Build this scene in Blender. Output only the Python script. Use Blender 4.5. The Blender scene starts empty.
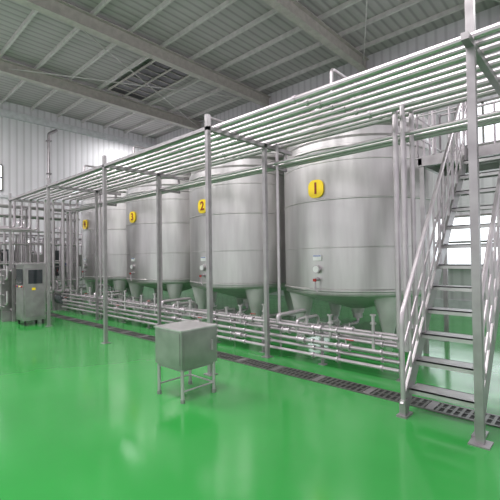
import bpy, math, random
from mathutils import Vector, Matrix
random.seed(3)
R = math.radians

# ------------------------------------------------------------------ materials
def nodes(name):
    m = bpy.data.materials.new(name); m.use_nodes = True
    nt = m.node_tree
    return m, nt, nt.nodes['Principled BSDF']

def mapping(nt, scale=(1,1,1), kind='Object'):
    tc = nt.nodes.new('ShaderNodeTexCoord'); mp = nt.nodes.new('ShaderNodeMapping')
    mp.inputs['Scale'].default_value = scale
    nt.links.new(tc.outputs[kind], mp.inputs['Vector'])
    return mp.outputs['Vector']

def noise(nt, vec, scale, detail=4):
    n = nt.nodes.new('ShaderNodeTexNoise'); n.inputs['Scale'].default_value = scale
    n.inputs['Detail'].default_value = detail
    nt.links.new(vec, n.inputs['Vector']); return n.outputs['Fac']

def ramp(nt, fac, c0, c1, p0=0.3, p1=0.7):
    r = nt.nodes.new('ShaderNodeValToRGB')
    r.color_ramp.elements[0].position = p0; r.color_ramp.elements[1].position = p1
    def c(v): return (v, v, v, 1) if isinstance(v, (int, float)) else (*v, 1)
    r.color_ramp.elements[0].color = c(c0); r.color_ramp.elements[1].color = c(c1)
    nt.links.new(fac, r.inputs['Fac']); return r.outputs['Color']

def bump(nt, bsdf, h, strength=0.2, dist=0.01):
    b = nt.nodes.new('ShaderNodeBump'); b.inputs['Strength'].default_value = strength
    b.inputs['Distance'].default_value = dist
    nt.links.new(h, b.inputs['Height']); nt.links.new(b.outputs['Normal'], bsdf.inputs['Normal'])

def metal(name, c0, c1, r0, r1, scale=(1,1,1), ns=4, bs=0.0, metallic=1.0):
    m, nt, b = nodes(name)
    v = mapping(nt, scale); f = noise(nt, v, ns)
    nt.links.new(ramp(nt, f, c0, c1), b.inputs['Base Color'])
    nt.links.new(ramp(nt, f, r0, r1), b.inputs['Roughness'])
    b.inputs['Metallic'].default_value = metallic
    if bs: bump(nt, b, f, bs, 0.01)
    return m

def plain(name, col, rough=0.5, metallic=0.0, var=0.12, ns=6):
    m, nt, b = nodes(name)
    v = mapping(nt); f = noise(nt, v, ns)
    nt.links.new(ramp(nt, f, tuple(c*(1-var) for c in col), tuple(min(1, c*(1+var)) for c in col)), b.inputs['Base Color'])
    b.inputs['Roughness'].default_value = rough; b.inputs['Metallic'].default_value = metallic
    return m

M_TANK = metal('brushed_tank_steel', (0.52,0.50,0.50), (0.64,0.62,0.62), 0.36, 0.44, (3,3,0.4), 2.2, 0.03)
M_TANKLOW = metal('tank_cone_steel', (0.64,0.60,0.62), (0.78,0.74,0.76), 0.35, 0.45, (1,1,1), 3, 0, 0.3)
M_PIPE = metal('polished_pipe_steel', (0.48,0.43,0.465), (0.60,0.55,0.58), 0.36, 0.46, (1,1,1), 5, 0, 0.7)
M_TREAD = metal('tread_plate_steel', (0.50,0.48,0.49), (0.64,0.62,0.63), 0.35, 0.5, (1,1,1), 8, 0.1, 0.8)
M_FRAME = metal('satin_frame_steel', (0.32,0.295,0.31), (0.43,0.405,0.42), 0.36, 0.46, (1,1,1), 5, 0, 0.8)
M_SHEET = metal('sheet_steel', (0.34,0.33,0.33), (0.48,0.465,0.465), 0.3, 0.42, (1,1,1), 4, 0.03)
M_DARK = plain('drain_shade_leg_black', (0.02,0.022,0.02), 0.6)  # black of the cabinet legs, also the painted shade under the drain grate
M_GRATE = metal('drain_grate_steel', (0.20,0.20,0.19), (0.30,0.30,0.29), 0.35, 0.5, (1,1,1), 8)
M_YEL = plain('yellow_sign', (0.95,0.66,0.02), 0.4, 0, 0.04)
M_RED = plain('red_paint', (0.40,0.02,0.015), 0.4)
M_DIGIT = plain('digit_red', (0.25,0.02,0.01), 0.5)
M_BLUE = plain('blue_paint', (0.02,0.08,0.4), 0.4)
M_WHITE = plain('white_label', (0.8,0.8,0.8), 0.5)
M_SCREEN = plain('screen_glass', (0.02,0.025,0.03), 0.15)
M_MOTOR = plain('motor_grey_paint', (0.10,0.11,0.12), 0.45)
M_BEAM = plain('painted_roof_steel', (0.46,0.42,0.40), 0.5)
M_WFRAME = plain('window_frame_paint', (0.25,0.24,0.23), 0.5)
M_PURLIN = plain('galvanised_purlin', (0.58,0.54,0.545), 0.5)
M_TRIM = plain('wall_trim', (0.62,0.62,0.65), 0.5)
M_ROOFWIN = plain('roof_light_glass', (0.015,0.018,0.022), 0.3)

# floor epoxy
M_FLOOR, nt, b = nodes('green_epoxy_floor')
v = mapping(nt); f = noise(nt, v, 0.6, 6)
nt.links.new(ramp(nt, f, (0.026,0.25,0.045), (0.038,0.31,0.062)), b.inputs['Base Color'])
f2 = noise(nt, v, 1.7, 5)
nt.links.new(ramp(nt, f2, 0.09, 0.2), b.inputs['Roughness'])
f3 = noise(nt, v, 2.6, 2); bump(nt, b, f3, 0.06, 0.02)
b.inputs['IOR'].default_value = 1.5

def ribbed(name, c0, c1, axis, freq, rough=0.5, bs=0.6):
    m, nt, b = nodes(name)
    v = mapping(nt)
    w = nt.nodes.new('ShaderNodeTexWave'); w.wave_type = 'BANDS'; w.bands_direction = axis
    w.inputs['Scale'].default_value = freq
    nt.links.new(v, w.inputs['Vector'])
    n = noise(nt, v, 0.5, 4)
    mx = nt.nodes.new('ShaderNodeMixRGB'); mx.blend_type = 'MULTIPLY'; mx.inputs['Fac'].default_value = 1
    nt.links.new(ramp(nt, w.outputs['Fac'], c0, c1, 0.0, 0.35), mx.inputs[1])
    nt.links.new(ramp(nt, n, 0.88, 1.0), mx.inputs[2])
    nt.links.new(mx.outputs[0], b.inputs['Base Color'])
    b.inputs['Roughness'].default_value = rough
    bump(nt, b, w.outputs['Fac'], bs, 0.02)
    return m
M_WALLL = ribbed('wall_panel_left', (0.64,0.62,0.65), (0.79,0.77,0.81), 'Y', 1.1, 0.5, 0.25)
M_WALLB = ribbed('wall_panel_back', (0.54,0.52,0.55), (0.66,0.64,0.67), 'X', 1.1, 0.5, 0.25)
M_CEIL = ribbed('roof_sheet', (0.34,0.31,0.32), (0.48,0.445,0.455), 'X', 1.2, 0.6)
M_GLASS, nt, b = nodes('daylight_window_glass')
v = mapping(nt); f = noise(nt, v, 0.7)
cc = ramp(nt, f, (0.80,0.86,0.93), (0.95,0.97,1.0))
nt.links.new(cc, b.inputs['Base Color']); nt.links.new(cc, b.inputs['Emission Color'])
b.inputs['Emission Strength'].default_value = 2.2
b.inputs['Roughness'].default_value = 0.1

# ------------------------------------------------------------------ mesh builder
class Obj:
    def __init__(s, name, origin=(0,0,0), single=False):
        s.name = name; s.o = Vector(origin); s.parts = {}; s.single = single; s.cur = 'body'; s.extra = []
    def part(s, n): s.cur = n; return s
    def _add(s, vs, fs, mat):
        p = s.parts.setdefault(s.cur, dict(v=[], f=[], mi=[], mats=[]))
        if mat not in p['mats']: p['mats'].append(mat)
        k = p['mats'].index(mat); n = len(p['v'])
        p['v'] += [tuple(Vector(a)-s.o) for a in vs]
        p['f'] += [tuple(i+n for i in f) for f in fs]; p['mi'] += [k]*len(fs)
    def box(s, x0,x1,y0,y1,z0,z1, mat):
        vs = [(x,y,z) for z in (z0,z1) for y in (y0,y1) for x in (x0,x1)]
        s._add(vs, [(0,2,3,1),(4,5,7,6),(0,1,5,4),(2,6,7,3),(0,4,6,2),(1,3,7,5)], mat)
    def beam(s, p, q, w, h, mat, up=(0,0,1)):
        p, q = Vector(p), Vector(q); d = (q-p).normalized(); up = Vector(up)
        if abs(d.dot(up)) > 0.99: up = Vector((0,1,0))
        a = d.cross(up).normalized(); u = a.cross(d).normalized()
        vs = []
        for e in (p, q):
            for (i, j) in ((-1,-1),(1,-1),(1,1),(-1,1)): vs.append(e + a*i*w/2 + u*j*h/2)
        s._add(vs, [(0,1,2,3),(7,6,5,4),(0,4,5,1),(1,5,6,2),(2,6,7,3),(3,7,4,0)], mat)
    def cone(s, p, q, r1, r2, mat, n=14):
        p, q = Vector(p), Vector(q); d = (q-p).normalized()
        up = Vector((0,0,1)) if abs(d.z) < 0.9 else Vector((1,0,0))
        a = d.cross(up).normalized(); u = a.cross(d)
        vs = []
        for e, r in ((p, r1), (q, r2)):
            for i in range(n):
                t = 2*math.pi*i/n; vs.append(e + a*r*math.cos(t) + u*r*math.sin(t))
        fs = [(i, (i+1)%n, n+(i+1)%n, n+i) for i in range(n)]
        fs += [tuple(range(n))[::-1], tuple(range(n, 2*n))]
        s._add(vs, fs, mat)
    def cyl(s, p, q, r, mat, n=12): s.cone(p, q, r, r, mat, n)
    def pipe(s, pts, r, mat, fil=0.09, n=10):
        pts = [Vector(p) for p in pts]; path = [pts[0]]
        for i in range(1, len(pts)-1):
            A, B, C = pts[i-1], pts[i], pts[i+1]
            fl = min(fil, (A-B).length*0.45, (C-B).length*0.45)
            P = B+(A-B).normalized()*fl; Q = B+(C-B).normalized()*fl
            for k in range(6):
                t = k/5; path.append(P*(1-t)**2 + B*2*t*(1-t) + Q*t*t)
        path.append(pts[-1])
        vs = []; d = (path[1]-path[0]).normalized()
        up = Vector((0,0,1)) if abs(d.z) < 0.9 else Vector((1,0,0))
        a = d.cross(up).normalized()
        for i, P in enumerate(path):
            d = (path[min(i+1, len(path)-1)]-path[max(i-1, 0)]).normalized()
            a = (a - d*a.dot(d)).normalized(); u = d.cross(a)
            for k in range(n):
                t = 2*math.pi*k/n; vs.append(P + a*r*math.cos(t) + u*r*math.sin(t))
        m = len(path); fs = []
        for i in range(m-1):
            for k in range(n): fs.append((i*n+k, i*n+(k+1)%n, (i+1)*n+(k+1)%n, (i+1)*n+k))
        fs += [tuple(range(n))[::-1], tuple(range((m-1)*n, m*n))]
        s._add(vs, fs, mat)
    def lathe(s, prof, cx, cy, mat, n=72):
        vs = []
        for r, z in prof:
            for k in range(n):
                t = 2*math.pi*k/n; vs.append((cx+max(r,0.001)*math.cos(t), cy+max(r,0.001)*math.sin(t), z))
        fs = [(i*n+k, i*n+(k+1)%n, (i+1)*n+(k+1)%n, (i+1)*n+k) for i in range(len(prof)-1) for k in range(n)]
        s._add(vs, fs, mat)
    def valve(s, p, r, mat, hmat, axis='x'):
        p = Vector(p); d = Vector((1,0,0)) if axis == 'x' else (Vector((0,1,0)) if axis == 'y' else Vector((0,0,1)))
        s.cyl(p-d*0.07, p-d*0.05, r*1.9, M_PIPE); s.cyl(p+d*0.05, p+d*0.07, r*1.9, M_PIPE)
        s.cyl(p-d*0.05, p+d*0.05, r*1.5, mat)
        k = Vector((0,0,1)) if axis != 'z' else Vector((0,-1,0))
        s.cyl(p, p+k*(r+0.07), 0.012, mat, 8)
        s.beam(p+k*(r+0.07), p+k*(r+0.07)+d*0.12, 0.018, 0.010, hmat)
    def done(s):
        obs = []
        for pn, p in s.parts.items():
            me = bpy.data.meshes.new(s.name+'_'+pn)
            me.from_pydata(p['v'], [], p['f']); 
            for m in p['mats']: me.materials.append(m)
            me.polygons.foreach_set('material_index', p['mi']); me.update()
            me.shade_smooth(); me.set_sharp_from_angle(angle=R(35))
            one = s.single and len(s.parts) == 1 and not s.extra
            ob = bpy.data.objects.new(s.name if one else pn, me)
            bpy.context.collection.objects.link(ob); obs.append(ob)
        if s.single and len(obs) == 1 and not s.extra:
            obs[0].location = s.o; return obs[0]
        e = bpy.data.objects.new(s.name, None); bpy.context.collection.objects.link(e)
        e.location = s.o; e.empty_display_size = 0.3
        for ob in obs+s.extra: ob.parent = e
        return e

# ------------------------------------------------------------------ room
XL, YB, ZC = -19.0, 12.5, 8.5
XR, YF = 7.0, -6.0
o = Obj('floor', (0,0,0), True); o.box(XL-0.2, XR, YF, YB+0.2, -0.2, 0, M_FLOOR); o.done()
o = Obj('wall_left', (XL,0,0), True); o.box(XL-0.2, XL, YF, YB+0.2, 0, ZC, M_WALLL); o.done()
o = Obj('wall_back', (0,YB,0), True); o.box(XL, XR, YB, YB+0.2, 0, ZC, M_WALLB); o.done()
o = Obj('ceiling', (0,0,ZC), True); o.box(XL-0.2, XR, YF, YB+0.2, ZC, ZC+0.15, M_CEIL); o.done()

for x in (-14.85, -10.4, -6.0, -1.6, 2.8):
    o = Obj('roof_rafter', (x, 3, 8.2), True)
    o.box(x-0.12, x+0.12, YF, YB, 7.95, 7.975, M_BEAM)
    o.box(x-0.12, x+0.12, YF, YB, 8.345, 8.37, M_BEAM)
    o.box(x-0.012, x+0.012, YF, YB, 7.97, 8.35, M_BEAM); o.done()
o = Obj('roof_purlins', (-6,3,8.4), True)
y = YF+0.5
while y < YB:
    o.box(XL, XR, y-0.035, y+0.035, 8.37, 8.5, M_PURLIN); y += 1.15
o.done()
o = Obj('roof_bracing', (-6,3,8.3), True)
for x0, x1 in ((-14.85,-10.4), (-6,-1.6)):
    o.cyl((x0,4,8.15),(x1,12.3,8.15),0.018,M_PURLIN,6); o.cyl((x1,4,8.13),(x0,12.3,8.13),0.018,M_PURLIN,6)
o.done()
o = Obj('roof_light', (-12.7,8.1,8.35))
o.part('glazing').box(-14.4,-11.0,7.35,8.85,8.34,8.36,M_ROOFWIN)
o.part('bars')
for i in range(9): o.box(-14.4+i*0.425-0.012,-14.4+i*0.425+0.012,7.35,8.85,8.31,8.34,M_BEAM)
for yy in (7.35,8.1,8.85): o.box(-14.4,-11.0,yy-0.03,yy+0.03,8.30,8.34,M_BEAM)
o.done()

o = Obj('trim_1', (XL,3,8.2), True); o.box(XL, XL+0.12, YF, YB, 7.8, 8.1, M_TRIM); o.done()
o = Obj('trim_2', (XL,3,4.4), True); o.box(XL, XL+0.06, YF, YB, 4.3, 4.42, M_TRIM); o.done()
o = Obj('trim_3', (-6,YB,8), True); o.box(XL+0.13, XR, YB-0.12, YB, 7.8, 7.94, M_TRIM); o.done()
o = Obj('baseboard_back', (-6,YB,0.1), True); o.box(XL+0.1, XR, YB-0.04, YB, 0, 0.25, M_TRIM); o.done()
o = Obj('baseboard_left', (XL,0,0.1), True); o.box(XL, XL+0.04, YF, YB-0.05, 0, 0.25, M_TRIM); o.done()
XD = XL+0.42
o = Obj('downpipe', (XD,6.6,0))
o.part('pipe').pipe([(XD,6.6,0),(XD,6.6,7.35),(XD,6.95,7.6)],0.07,M_FRAME)
o.part('brackets')
for z in (1.5,3.5,5.5,7): o.box(XD-0.1,XD+0.1,6.5,6.7,z,z+0.05,M_FRAME)
o.done()
def window_l(y0,y1,z0,z1,n):
    o = Obj('window_%d'%n,(XL,(y0+y1)/2,z0))
    o.part('glass').box(XL,XL+0.03,y0,y1,z0,z1,M_GLASS)
    o.part('frame')
    k = max(1,round((y1-y0)/0.9))
    for i in range(k+1):
        yy=y0+(y1-y0)*i/k; o.box(XL,XL+0.06,yy-0.03,yy+0.03,z0,z1,M_WFRAME)
    for zz in (z0,(z0+z1)/2,z1): o.box(XL,XL+0.06,y0,y1,zz-0.03,zz+0.03,M_WFRAME)
    o.done()
window_l(3.2,4.85,4.6,5.7,1); window_l(7.6,8.2,4.6,5.0,2); window_l(1.5,4.4,1.3,3.0,3)
def window_b(x0,x1,z0,z1,n):
    o = Obj('window_%d'%n,((x0+x1)/2,YB,z0))
    o.part('glass').box(x0,x1,YB-0.03,YB,z0,z1,M_GLASS)
    o.part('frame')
    k = max(1,round((x1-x0)/0.8))
    for i in range(k+1):
        xx=x0+(x1-x0)*i/k; o.box(xx-0.03,xx+0.03,YB-0.07,YB,z0,z1,M_WFRAME)
    for zz in (z0,(z0+z1)/2,z1): o.box(x0,x1,YB-0.07,YB,zz-0.03,zz+0.03,M_WFRAME)
    o.done()
window_b(-4.4,-1.2,1.2,2.7,4); window_b(-0.6,2.6,1.2,2.7,5)
window_b(-9.6,-7.2,1.3,2.5,6); window_b(-3.2,-0.4,4.7,5.9,7)

# ------------------------------------------------------------------ tanks
RT, TY = 1.5, 7.5
def tank(cx, num):
    cy = TY; o = Obj('storage_tank', (cx,cy,0))
    o.part('shell')
    prof = [(1.45,0.87),(1.49,0.875),(1.5,0.90)]
    def bead(z, w=0.012, h=0.02): return [(RT,z-h),(RT+w,z-h*0.5),(RT+w,z+h*0.5),(RT,z+h)]
    prof += bead(0.98,0.02,0.03) + bead(1.75,0.006,0.01) + bead(2.62,0.012,0.018) + bead(3.3,0.008,0.012)
    prof += bead(3.55,0.028,0.03) + [(RT,3.68),(RT-0.05,3.74),(RT-0.05,3.88),(RT+0.02,3.93),(RT+0.02,4.00),(RT-0.02,4.03)]
    prof += [(RT-0.02,4.08),(RT-0.05,4.16),(RT-0.14,4.24),(RT-0.4,4.36),(0.8,4.47),(0.35,4.54),(0.001,4.56)]
    o.lathe(prof, cx, cy, M_TANK, 96)
    o.part('bottom_cone').lathe([(1.46,0.875),(1.36,0.84),(0.14,0.50),(0.12,0.40)], cx, cy, M_TANKLOW, 72)
    o.part('outlet').cyl((cx,cy,0.30),(cx,cy,0.42),0.10,M_PIPE)
    o.part('legs')
    for a in (-37,-127,53,143):
        lx, ly = cx+1.21*math.cos(R(a)), cy+1.21*math.sin(R(a))
        o.cone((lx,ly,0.14),(lx,ly,0.93),0.085,0.275,M_TANKLOW,24)
        o.cyl((lx,ly,0.02),(lx,ly,0.16),0.065,M_TANKLOW); o.cyl((lx,ly,0),(lx,ly,0.025),0.13,M_TANKLOW,16)
    o.part('top_manway').cyl((cx-0.3,cy-0.75,4.38),(cx-0.3,cy-0.75,4.58),0.24,M_TANK,24)
    o.cyl((cx-0.3,cy-0.75,4.58),(cx-0.3,cy-0.75,4.61),0.28,M_TANK,24)
    o.part('agitator_motor').cyl((cx,cy,4.5),(cx,cy,4.72),0.14,M_TANK,20)
    o.cyl((cx,cy,4.72),(cx,cy,5.05),0.11,M_SHEET,20); o.box(cx+0.08,cx+0.2,cy-0.07,cy+0.07,4.8,4.95,M_SHEET)
    yf = cy-RT
    o.part('number_sign')
    w_,h_,rr,zc = 0.16,0.165,0.12,2.83
    ring=[]
    for qx,qz,a0 in ((1,1,0),(-1,1,90),(-1,-1,180),(1,-1,270)):
        for k in range(8):
            t=R(a0+90*k/7); ring.append((cx+qx*(w_-rr)+rr*math.cos(t), zc+qz*(h_-rr)+rr*math.sin(t)))
    n=len(ring); vs=[(x,yf-0.03,z) for x,z in ring]+[(x,yf-0.006,z) for x,z in ring]
    o._add(vs,[tuple(range(n)),tuple(range(n,2*n))[::-1]]+[(i,n+i,n+(i+1)%n,(i+1)%n) for i in range(n)],M_YEL)
    o.part('sign_mounts').box(cx-0.08,cx+0.08,yf-0.012,yf+0.02,2.75,2.91,M_FRAME)
    cu = bpy.data.curves.new('digit','FONT'); cu.body = str(num); cu.size = 0.29; cu.extrude = 0.002
    cu.offset = 0.007; cu.align_x = 'CENTER'; cu.align_y = 'CENTER'; cu.materials.append(M_DIGIT)
    t = bpy.data.objects.new('number_digit', cu); bpy.context.collection.objects.link(t)
    t.location = Vector((cx,yf-0.034,zc))-o.o; t.rotation_euler = (R(90),0,0); o.extra.append(t)
    o.part('sample_port').cyl((cx,yf+0.03,1.36),(cx,yf-0.06,1.36),0.075,M_PIPE,20)
    o.cyl((cx,yf-0.06,1.36),(cx,yf-0.075,1.36),0.06,M_WHITE,20)
    o.cyl((cx,yf-0.04,1.18),(cx,yf-0.1,1.18),0.02,M_PIPE,10); o.cyl((cx,yf+0.02,1.18),(cx,yf-0.06,1.18),0.035,M_PIPE,12)
    o.box(cx-0.03,cx+0.03,yf-0.12,yf-0.10,1.14,1.19,M_RED)
    o.pipe([(cx,yf-0.09,1.18),(cx,yf-0.09,1.0),(cx+0.05,yf-0.09,0.95)],0.015,M_PIPE,0.03)
    o.part('rating_plate').box(cx-0.09,cx+0.09,yf-0.02,yf+0.01,1.52,1.62,M_WHITE)
    o.box(cx-0.08,cx+0.08,yf-0.022,yf-0.02,1.595,1.61,M_BLUE)
    o.part('lifting_lugs')
    for a in (-60,-120,60,120):
        px,py = cx+(RT)*math.cos(R(a)), cy+(RT)*math.sin(R(a))
        o.box(px-0.05,px+0.05,py-0.05,py+0.05,3.93,4.15,M_TANK)
    o.part('cip_pipe').pipe([(cx+0.5,cy-0.7,4.38),(cx+0.5,cy-0.7,4.8),(cx+0.5,5.75,4.8),(cx+0.5,5.75,3.9)],0.03,M_PIPE)
    o.pipe([(cx-0.7,cy-0.3,4.4),(cx-0.7,cy-0.3,4.75),(cx-0.7,cy-0.9,4.75),(cx-0.7,cy-0.9,4.38)],0.04,M_PIPE)
    return o.done()
TX = [-3.89,-7.09,-10.29,-13.49]
for i,x in enumerate(TX): tank(x,i+1)

# ------------------------------------------------------------------ overhead pipe rack
o = Obj('overhead_pipe_rack', (-7,4.1,0))
Y1, Y2 = 3.5, 4.7
PX = [-4.02,-7.03,-9.9,-12.9]
ZR = 3.42
o.part('posts')
for x in PX:
    for y in (Y1,Y2):
        o.beam((x,y,0.01),(x,y,3.58 if y==Y1 else ZR),0.06,0.06,M_FRAME,(0,1,0)); o.box(x-0.07,x+0.07,y-0.07,y+0.07,0,0.012,M_FRAME)
x=-0.82; o.beam((x,3.70,0.01),(x,3.70,4.1),0.065,0.065,M_FRAME,(0,1,0)); o.box(x-0.08,x+0.08,3.62,3.78,0,0.012,M_FRAME)
o.part('cross_beams')
for x in PX+[-0.82]:
    o.box(x-0.03,x+0.03,Y1,5.4,ZR-0.06,ZR,M_FRAME)
for x in PX:
    o.beam((x,4.75,ZR-0.35),(x,5.25,ZR-0.35),0.04,0.04,M_FRAME); o.beam((x,5.25,ZR-0.37),(x,5.25,ZR-0.03),0.04,0.04,M_FRAME,(0,1,0))
o.box(-13,-3.99,Y1-0.03,Y1+0.03,ZR-0.06,ZR-0.01,M_FRAME)
o.part('upper_pipes')
ys = [3.70,3.86,4.04,4.20,4.38,4.56,4.80,4.96,5.12]
for i,y in enumerate(ys):
    r = [0.038,0.030,0.042,0.028][i%4]
    x0 = -13.2+0.14*i
    zz = ZR+r+0.002
    o.pipe([(3.0,y,zz),(x0,y,zz),(x0,y,2.6-0.03*i),(x0,2.0,2.6-0.03*i)] if i<4 else [(3.0,y,zz),(x0,y,zz),(x0,y,0.6),(x0-0.9,y,0.6)], r, M_PIPE, 0.12)
    for ux in (-11.5,-8.6,-5.5,-2.7):
        o.cyl((ux+0.07*i,y,zz),(ux+0.07*i+0.04,y,zz),r*1.3,M_PIPE,10)
o.part('lower_pipes')
for i,y in enumerate((4.86,5.02,5.16)):
    r = 0.030 if i%2 else 0.026
    o.pipe([(2.5,y,ZR-0.33+r),(-12.6,y,ZR-0.33+r),(-12.6,y,1.2)], r, M_PIPE)
o.part('drop_pipes')
for (x,y,r) in ((-4.15,4.87,0.03),(-3.92,4.9,0.025),(-7.2,4.87,0.028),(-10.1,4.9,0.028),(-1.95,4.85,0.035),(-1.82,4.75,0.03),(-1.80,5.0,0.03),(-1.95,5.15,0.025)):
    o.pipe([(x,y,ZR+0.02),(x,y,0.42)], r, M_PIPE)
o.part('branch_pipes')
for x in TX:
    o.pipe([(x+0.5,4.8,3.45),(x+0.5,4.8,3.76),(x+0.5,5.75,3.76),(x+0.5,5.75,3.92)],0.03,M_PIPE)
    o.valve((x+0.5,5.3,3.76),0.03,M_PIPE,M_BLUE,'y')
o.done()

# cross-run of pipes along Y near the far end
o = Obj('cross_pipe_bridge', (-13.9,3,0))
o.part('posts')
for y in (0.5,2.3,4.1,5.6):
    for x in (-14.0,-13.45): o.beam((x,y,0),(x,y,3.2),0.06,0.06,M_FRAME,(0,1,0))
    o.box(-14.1,-13.35,y-0.03,y+0.03,2.9,2.96,M_FRAME); o.box(-14.1,-13.35,y-0.03,y+0.03,3.2,3.26,M_FRAME)
o.part('pipes')
for k in range(4):
    o.cyl((-14.0+0.17*k,-1,2.99),(-14.0+0.17*k,5.8,2.99),0.028,M_PIPE); o.cyl((-13.95+0.17*k,-1,3.29),(-13.95+0.17*k,5.8,3.29),0.026,M_PIPE)
for z in (0.9,1.5,2.1,2.5): o.cyl((-13.4,0.4,z),(-13.4,5.6,z),0.026,M_PIPE)
o.part('drop_pipes')
for k in range(22):
    y=0.4+0.245*k; o.pipe([(-13.8,y,2.97),(-13.8,y,0.5+0.1*(k%3)),(-14.2,y,0.5+0.1*(k%3))],0.034 if k%2 else 0.024,M_PIPE)
    if k%3==0: o.valve((-13.8,y,1.25+0.15*(k%2)),0.036,M_PIPE,M_BLUE,'z')
o.part('pumps')
for y in (1.4,3.2,4.9):
    o.cyl((-13.0,y,0.35),(-12.6,y,0.35),0.15,M_MOTOR,20); o.cyl((-13.15,y,0.35),(-13.0,y,0.35),0.19,M_TANKLOW,20)
    o.box(-13.1,-12.65,y-0.12,y+0.12,0,0.22,M_FRAME); o.pipe([(-13.08,y,0.5),(-13.08,y,0.9),(-13.4,y,0.9)],0.03,M_PIPE)
o.done()

# ------------------------------------------------------------------ floor manifold
o = Obj('floor_pipe_manifold', (-7,4.8,0))
o.part('pipes')
for i,(y,z) in enumerate(((4.82,0.54),(4.85,0.44),(4.82,0.34),(4.85,0.24),(4.82,0.14))):
    o.pipe([(-12.5,y,z),(-1.95,y,z)],0.025,M_PIPE)
for i,(y,z) in enumerate(((5.3,0.48),(5.45,0.34),(5.3,0.2))):
    o.pipe([(-12.5,y,z),(-2.1,y,z)],0.024,M_PIPE)
o.part('stands')
x=-12.4
while x<-1.9:
    o.beam((x,4.90,0),(x,4.90,0.62),0.035,0.035,M_FRAME,(0,1,0)); o.beam((x,5.38,0),(x,5.38,0.57),0.03,0.03,M_FRAME,(0,1,0))
    o.box(x-0.05,x+0.05,4.85,4.95,0,0.01,M_FRAME); o.box(x-0.015,x+0.015,4.9,5.38,0.57,0.60,M_FRAME)
    x+=1.16
o.part('valves')
for t in TX:
    for dx,z,y,h in ((-0.6,0.54,4.82,M_RED),(0.15,0.44,4.85,M_SHEET),(0.75,0.54,4.82,M_SHEET),(0.45,0.34,4.82,M_SHEET),(-0.9,0.24,4.85,M_SHEET),(1.2,0.34,4.82,M_RED),(-1.3,0.48,5.3,M_SHEET),(1.0,0.48,5.3,M_SHEET)):
        o.valve((t+dx,y,z),0.028,M_PIPE,h)
o.part('vertical_stubs')
for t in TX:
    for k,dx in enumerate((-1.2,-0.85,-0.3,0.55,0.95,1.6)):
        zt=0.70+0.06*(k%3)
        zb=(0.54,0.44,0.34)[k%3]
        o.cyl((t+dx,4.83,zb),(t+dx,4.83,zt),0.022,M_PIPE,10)
        o.cyl((t+dx,4.83,zt-0.13),(t+dx,4.83,zt-0.11),0.040,M_PIPE,12); o.cyl((t+dx,4.83,zt-0.02),(t+dx,4.83,zt),0.040,M_PIPE,12)
        for (yy,z2) in ((4.82,0.54),(4.85,0.44),(4.82,0.34),(4.85,0.24),(4.82,0.14)):
            o.cyl((t+dx+0.1,yy,z2),(t+dx+0.125,yy,z2),0.040,M_PIPE,12)
o.part('tank_outlet_lines')
for t in TX:
    o.pipe([(t,TY,0.35),(t,TY,0.2),(t,6.0,0.2),(t,5.6,0.2),(t,5.6,0.66),(t,4.82,0.66),(t,4.82,0.54)],0.035,M_PIPE)
    o.pipe([(t+0.35,5.45,0.34),(t+0.35,5.45,0.62),(t+0.35,4.85,0.62),(t+0.35,4.85,0.44)],0.026,M_PIPE)
    o.valve((t,6.6,0.2),0.035,M_PIPE,M_SHEET,'y')
o.done()

# ------------------------------------------------------------------ floor drain
o = Obj('floor_drain_grate', (-6,4.29,0))
o.part('shade_plate').box(-14,3,4.17,4.41,0.0,0.004,M_DARK)  # flat dark plate on the solid floor, stands in for shade below the grate
o.part('frame')
o.box(-14,3,4.15,4.175,0,0.012,M_GRATE); o.box(-14,3,4.405,4.43,0,0.012,M_GRATE)
x=-14
k=0
while x<3:
    o.box(x,x+0.028,4.175,4.405,0.003,0.011,M_GRATE)
    if k%10==0: o.box(x-0.03,x+0.05,4.175,4.405,0.003,0.012,M_FRAME)
    x+=0.07; k+=1
o.box(-14,3,4.28,4.30,0.003,0.0115,M_GRATE)
o.done()

# ------------------------------------------------------------------ staircase
SX0,SX1,SY0,SY1,SH = -1.52,-0.86,3.86,6.5,3.2
o = Obj('industrial_staircase', (-1.2,5.1,0))
o.part('stringers')
for x in (SX0,SX1):
    o.beam((x,SY0,0.08),(x,SY1,SH-0.02),0.03,0.17,M_FRAME)
    o.box(x-0.05,x+0.05,SY0-0.08,SY0+0.1,0,0.02,M_FRAME)
    o.box(x-0.03,x+0.03,SY0-0.05,SY0+0.05,0.01,0.16,M_FRAME)
o.part('treads')
N=13
for i in range(1,N):
    z=SH*i/N; y=SY0+(SY1-SY0)*i/N
    o.box(SX0+0.015,SX1-0.015,y-0.10,y+0.13,z-0.012,z,M_TREAD)
    o.box(SX0+0.015,SX1-0.015,y-0.10,y-0.085,z-0.05,z,M_TREAD)
    o.box(SX0+0.015,SX1-0.015,y+0.115,y+0.13,z-0.04,z,M_FRAME)
o.part('handrails')
for x in (SX0,SX1):
    o.pipe([(x,SY0-0.02,0.1),(x,SY0-0.02,1.0),(x,SY1,SH+1.0)],0.024,M_PIPE,0.1)
    for h in (0.35,0.66): o.pipe([(x,SY0,h),(x,SY1,SH+h)],0.014,M_PIPE)
    for i in range(1,N+1):
        y=SY0+(SY1-SY0)*i/N; z=SH*i/N
        o.cyl((x,y,z),(x,y,z+0.98),0.013 if i%3 else 0.02,M_PIPE,8)
o.part('landing')
LX0,LX1,LY0,LY1=-2.25,3.0,6.5,7.7
o.box(LX0,LX1,LY0,LY1,SH-0.03,SH,M_FRAME)
for y in (LY0,LY1-0.06): o.box(LX0,LX1,y,y+0.06,SH-0.16,SH-0.03,M_FRAME)
for x in (LX0,-0.8,1.1,2.94): o.box(x,x+0.06,LY0,LY1,SH-0.14,SH-0.03,M_FRAME)
o.part('landing_posts')
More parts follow.
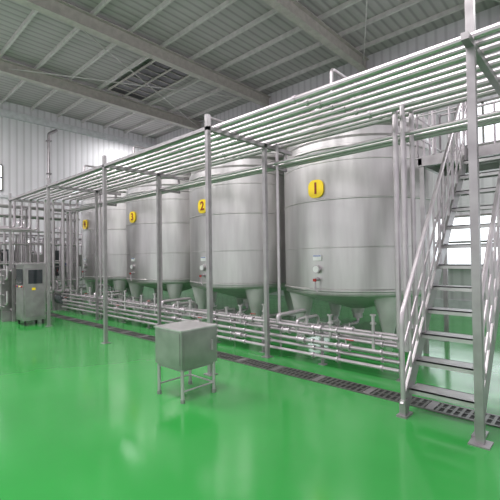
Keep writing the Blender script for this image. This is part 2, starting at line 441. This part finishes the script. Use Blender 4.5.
for x in (LX0+0.05,0.2,2.9):
    for y in (LY0+0.05,LY1-0.05): o.beam((x,y,0),(x,y,SH-0.03),0.07,0.07,M_FRAME,(0,1,0))
o.part('landing_rails')
def rail(p,q,n):
    p,q=Vector(p),Vector(q)
    for h,r in ((1.0,0.022),(0.66,0.013),(0.33,0.013)): o.cyl(p+Vector((0,0,h)),q+Vector((0,0,h)),r,M_PIPE)
    for i in range(n+1):
        a=p+(q-p)*i/n; o.cyl(a,a+Vector((0,0,1.0)),0.018,M_PIPE,8)
rail((LX0,LY0,SH),(SX0,LY0,SH),3); rail((SX1,LY0,SH),(LX1,LY0,SH),14)
rail((LX0,LY0,SH),(LX0,LY1,SH),4); rail((LX0,LY1,SH),(LX1,LY1,SH),18)
o.done()

# ------------------------------------------------------------------ steel box stand
o = Obj('stainless_box_stand', (-3.7,2.84,0))
X0,X1,Ya,Yb=-3.95,-3.44,2.58,3.10
o.part('box').box(X0,X1,Ya,Yb,0.37,0.785,M_SHEET)
o.box(X0-0.012,X1+0.012,Ya-0.012,Yb+0.012,0.785,0.80,M_TREAD); o.box(X0+0.02,X1-0.02,Ya+0.02,Yb-0.02,0.34,0.38,M_FRAME)
o.part('door_panel').box(X1,X1+0.006,Ya+0.03,Yb-0.03,0.41,0.76,M_SHEET)
o.box(X1+0.006,X1+0.03,Yb-0.10,Yb-0.085,0.52,0.64,M_PIPE)
o.box(X0+0.03,X1-0.03,Ya-0.006,Ya,0.41,0.76,M_SHEET)
o.part('legs')
for x in (X0+0.03,X1-0.03):
    for y in (Ya+0.03,Yb-0.03):
        o.cyl((x,y,0.03),(x,y,0.36),0.019,M_PIPE); o.cyl((x,y,0),(x,y,0.04),0.026,M_FRAME,12)
o.part('leg_rails')
for x in (X0+0.03,X1-0.03): o.cyl((x,Ya+0.03,0.12),(x,Yb-0.03,0.12),0.010,M_PIPE,8)
o.cyl((X0+0.03,Yb-0.03,0.12),(X1-0.03,Yb-0.03,0.12),0.010,M_PIPE,8)
o.done()

# ------------------------------------------------------------------ control cabinet
o = Obj('control_cabinet', (-10.6,3.3,0))
a,b_,c,d=-10.95,-10.38,3.1,3.6
o.part('housing').box(a,b_,c,d,0.12,1.48,M_SHEET); o.box(a-0.02,b_+0.02,c-0.03,d+0.02,1.48,1.52,M_FRAME)
o.part('legs')
for x in (a+0.05,b_-0.05):
    for y in (c+0.05,d-0.05): o.cyl((x,y,0),(x,y,0.13),0.025,M_DARK)
o.part('screen').box(a+0.06,b_-0.08,c-0.015,c,1.0,1.38,M_SCREEN)
o.part('door').box(a+0.03,b_-0.03,c-0.01,c,0.2,0.9,M_FRAME); o.box(b_,b_+0.01,c+0.04,d-0.04,0.2,1.4,M_FRAME)
o.part('buttons')
for i in range(5): o.cyl((a+0.1+0.09*i,c-0.03,0.95),(a+0.1+0.09*i,c,0.95),0.018,(M_RED,M_BLUE,M_YEL,M_WHITE,M_RED)[i],10)
o.box(b_+0.01,b_+0.02,c+0.1,c+0.42,1.02,1.36,M_SCREEN)
o.box(b_+0.01,b_+0.02,c+0.18,c+0.26,0.86,0.92,M_YEL)
o.done()

# ------------------------------------------------------------------ process skids far left
def skid(x0,y0,name='process_skid'):
    o = Obj(name,(x0+0.6,y0+0.9,0))
    o.part('frame')
    for x in (x0,x0+1.2):
        for y in (y0,y0+0.95,y0+1.9): o.beam((x,y,0),(x,y,2.5),0.06,0.06,M_FRAME,(0,1,0))
    for z in (0.25,1.3,2.45):
        for x in (x0,x0+1.2): o.box(x-0.025,x+0.025,y0,y0+1.9,z,z+0.05,M_FRAME)
        for y in (y0,y0+1.9): o.box(x0,x0+1.2,y-0.025,y+0.025,z,z+0.05,M_FRAME)
    o.part('vessels')
    for y in (y0+0.4,y0+1.4):
        o.lathe([(0.001,0.4),(0.2,0.46),(0.3,0.6),(0.3,2.2),(0.2,2.34),(0.001,2.4)],x0+0.45,y,M_TANK,28)
        for k in (0,1,2): o.cyl((x0+0.45+0.2*math.cos(k*2.1),y+0.2*math.sin(k*2.1),0),(x0+0.45+0.2*math.cos(k*2.1),y+0.2*math.sin(k*2.1),0.6),0.02,M_PIPE,8)
    o.part('piping')
    for i in range(10):
        y=y0+0.1+0.19*i; z1=random.choice((1.9,2.3,2.7,2.95)); z0=random.choice((0.35,0.5,0.7))
        x=x0+1.05+0.1*(i%2)
        o.pipe([(x0+0.45,y,z0),(x,y,z0),(x,y,z1),(x0+0.4,y,z1)],random.choice((0.022,0.03,0.038)),M_PIPE)
        if i%2: o.valve((x,y,1.1+0.1*(i%3)),0.03,M_PIPE,random.choice((M_RED,M_BLUE,M_SHEET)),'z')
    for z in (0.5,0.8,1.55,2.2): o.cyl((x0+1.12,y0,z),(x0+1.12,y0+1.9,z),0.027,M_PIPE)
    o.part('pump').cyl((x0+0.8,y0+0.7,0.2),(x0+0.8,y0+1.1,0.2),0.13,M_MOTOR,18); o.box(x0+0.7,x0+0.9,y0+0.7,y0+1.1,0,0.1,M_FRAME)
    o.part('electrical_box').box(x0+0.05,x0+0.3,y0+0.6,y0+1.3,0.9,2.0,M_MOTOR)
    o.part('junction_box').box(x0+1.18,x0+1.3,y0+1.45,y0+1.8,1.35,1.8,M_SHEET)
    o.done()
skid(-16.0,0.9); skid(-16.2,3.3); skid(-17.9,5.7); skid(-17.9,8.3)

# plate heat exchanger beside the control cabinet
o = Obj('plate_heat_exchanger',(-12.0,3.2,0))
o.part('end_plates').box(-12.5,-12.44,2.95,3.4,0.25,1.35,M_SHEET); o.box(-11.66,-11.6,2.95,3.4,0.25,1.35,M_SHEET)
o.part('plates')
for i in range(26): o.box(-12.42+0.025*i,-12.405+0.025*i,2.99,3.36,0.3,1.25,M_TANKLOW if i%2 else M_FRAME)
o.part('guide_bars').cyl((-12.6,3.17,1.32),(-11.4,3.17,1.32),0.03,M_PIPE); o.cyl((-12.6,3.17,0.3),(-11.4,3.17,0.3),0.03,M_PIPE)
for z in (0.4,0.7,1.0,1.2):
    for y in (2.97,3.38): o.cyl((-12.6,y,z),(-11.45,y,z),0.014,M_PIPE,8)
o.part('feet').box(-12.55,-12.4,2.95,3.4,0,0.26,M_FRAME); o.box(-11.7,-11.55,2.95,3.4,0,0.26,M_FRAME); o.beam((-11.42,3.17,0),(-11.42,3.17,1.4),0.06,0.06,M_FRAME,(0,1,0))
o.part('nozzles')
for y in (3.05,3.29):
    for z in (0.45,1.1): o.pipe([(-11.62,y,z),(-11.5,y,z),(-11.5,y,z+0.35)],0.03,M_PIPE,0.06)
o.done()

# ------------------------------------------------------------------ lights
def area(name,loc,sx,sy,p,col=(1,1,1),rot=(0,0,0)):
    l=bpy.data.lights.new(name,'AREA'); l.shape='RECTANGLE'; l.size=sx; l.size_y=sy; l.energy=p; l.color=col
    ob=bpy.data.objects.new(name,l); ob.location=loc; ob.rotation_euler=rot; bpy.context.collection.objects.link(ob)
for x in (-14.5,-8.5,-2.5):
    area('overhead_fill',(x,0.5,7.8),3,1.5,470,(1,0.97,0.97))  # added fill lights out of view, no fixtures behind them
area('overhead_fill',(-17,10.5,7.8),1.5,1.5,200)  # another added fill, for the far left corner
area('overhead_fill',(1.5,9.5,7.8),3,3,300)  # added fill above the landing side, not a real fitting
w=bpy.data.worlds.new('sky'); bpy.context.scene.world=w; w.use_nodes=True
w.node_tree.nodes['Background'].inputs[0].default_value=(0.98,0.95,1,1)
w.node_tree.nodes['Background'].inputs[1].default_value=1.15
sc=bpy.context.scene
sc.view_settings.view_transform='Standard'; sc.view_settings.exposure=0.0

# ------------------------------------------------------------------ camera
cam=bpy.data.cameras.new('camera'); co=bpy.data.objects.new('camera',cam); bpy.context.collection.objects.link(co)
cam.lens=385/500*36; cam.sensor_width=36; cam.clip_end=100
p=0.0182; r=0.014
f0=Vector((-0.681,0.733,0)).normalized(); fw=Vector((f0.x*math.cos(p),f0.y*math.cos(p),math.sin(p)))
rt=Vector((f0.y,-f0.x,0)); up=rt.cross(fw)
r2=rt*math.cos(r)-up*math.sin(r); u2=up*math.cos(r)+rt*math.sin(r)
m=Matrix((( r2.x,u2.x,-fw.x,0),(r2.y,u2.y,-fw.y,0),(r2.z,u2.z,-fw.z,1.6),(0,0,0,1)))
co.matrix_world=m
sc.camera=co
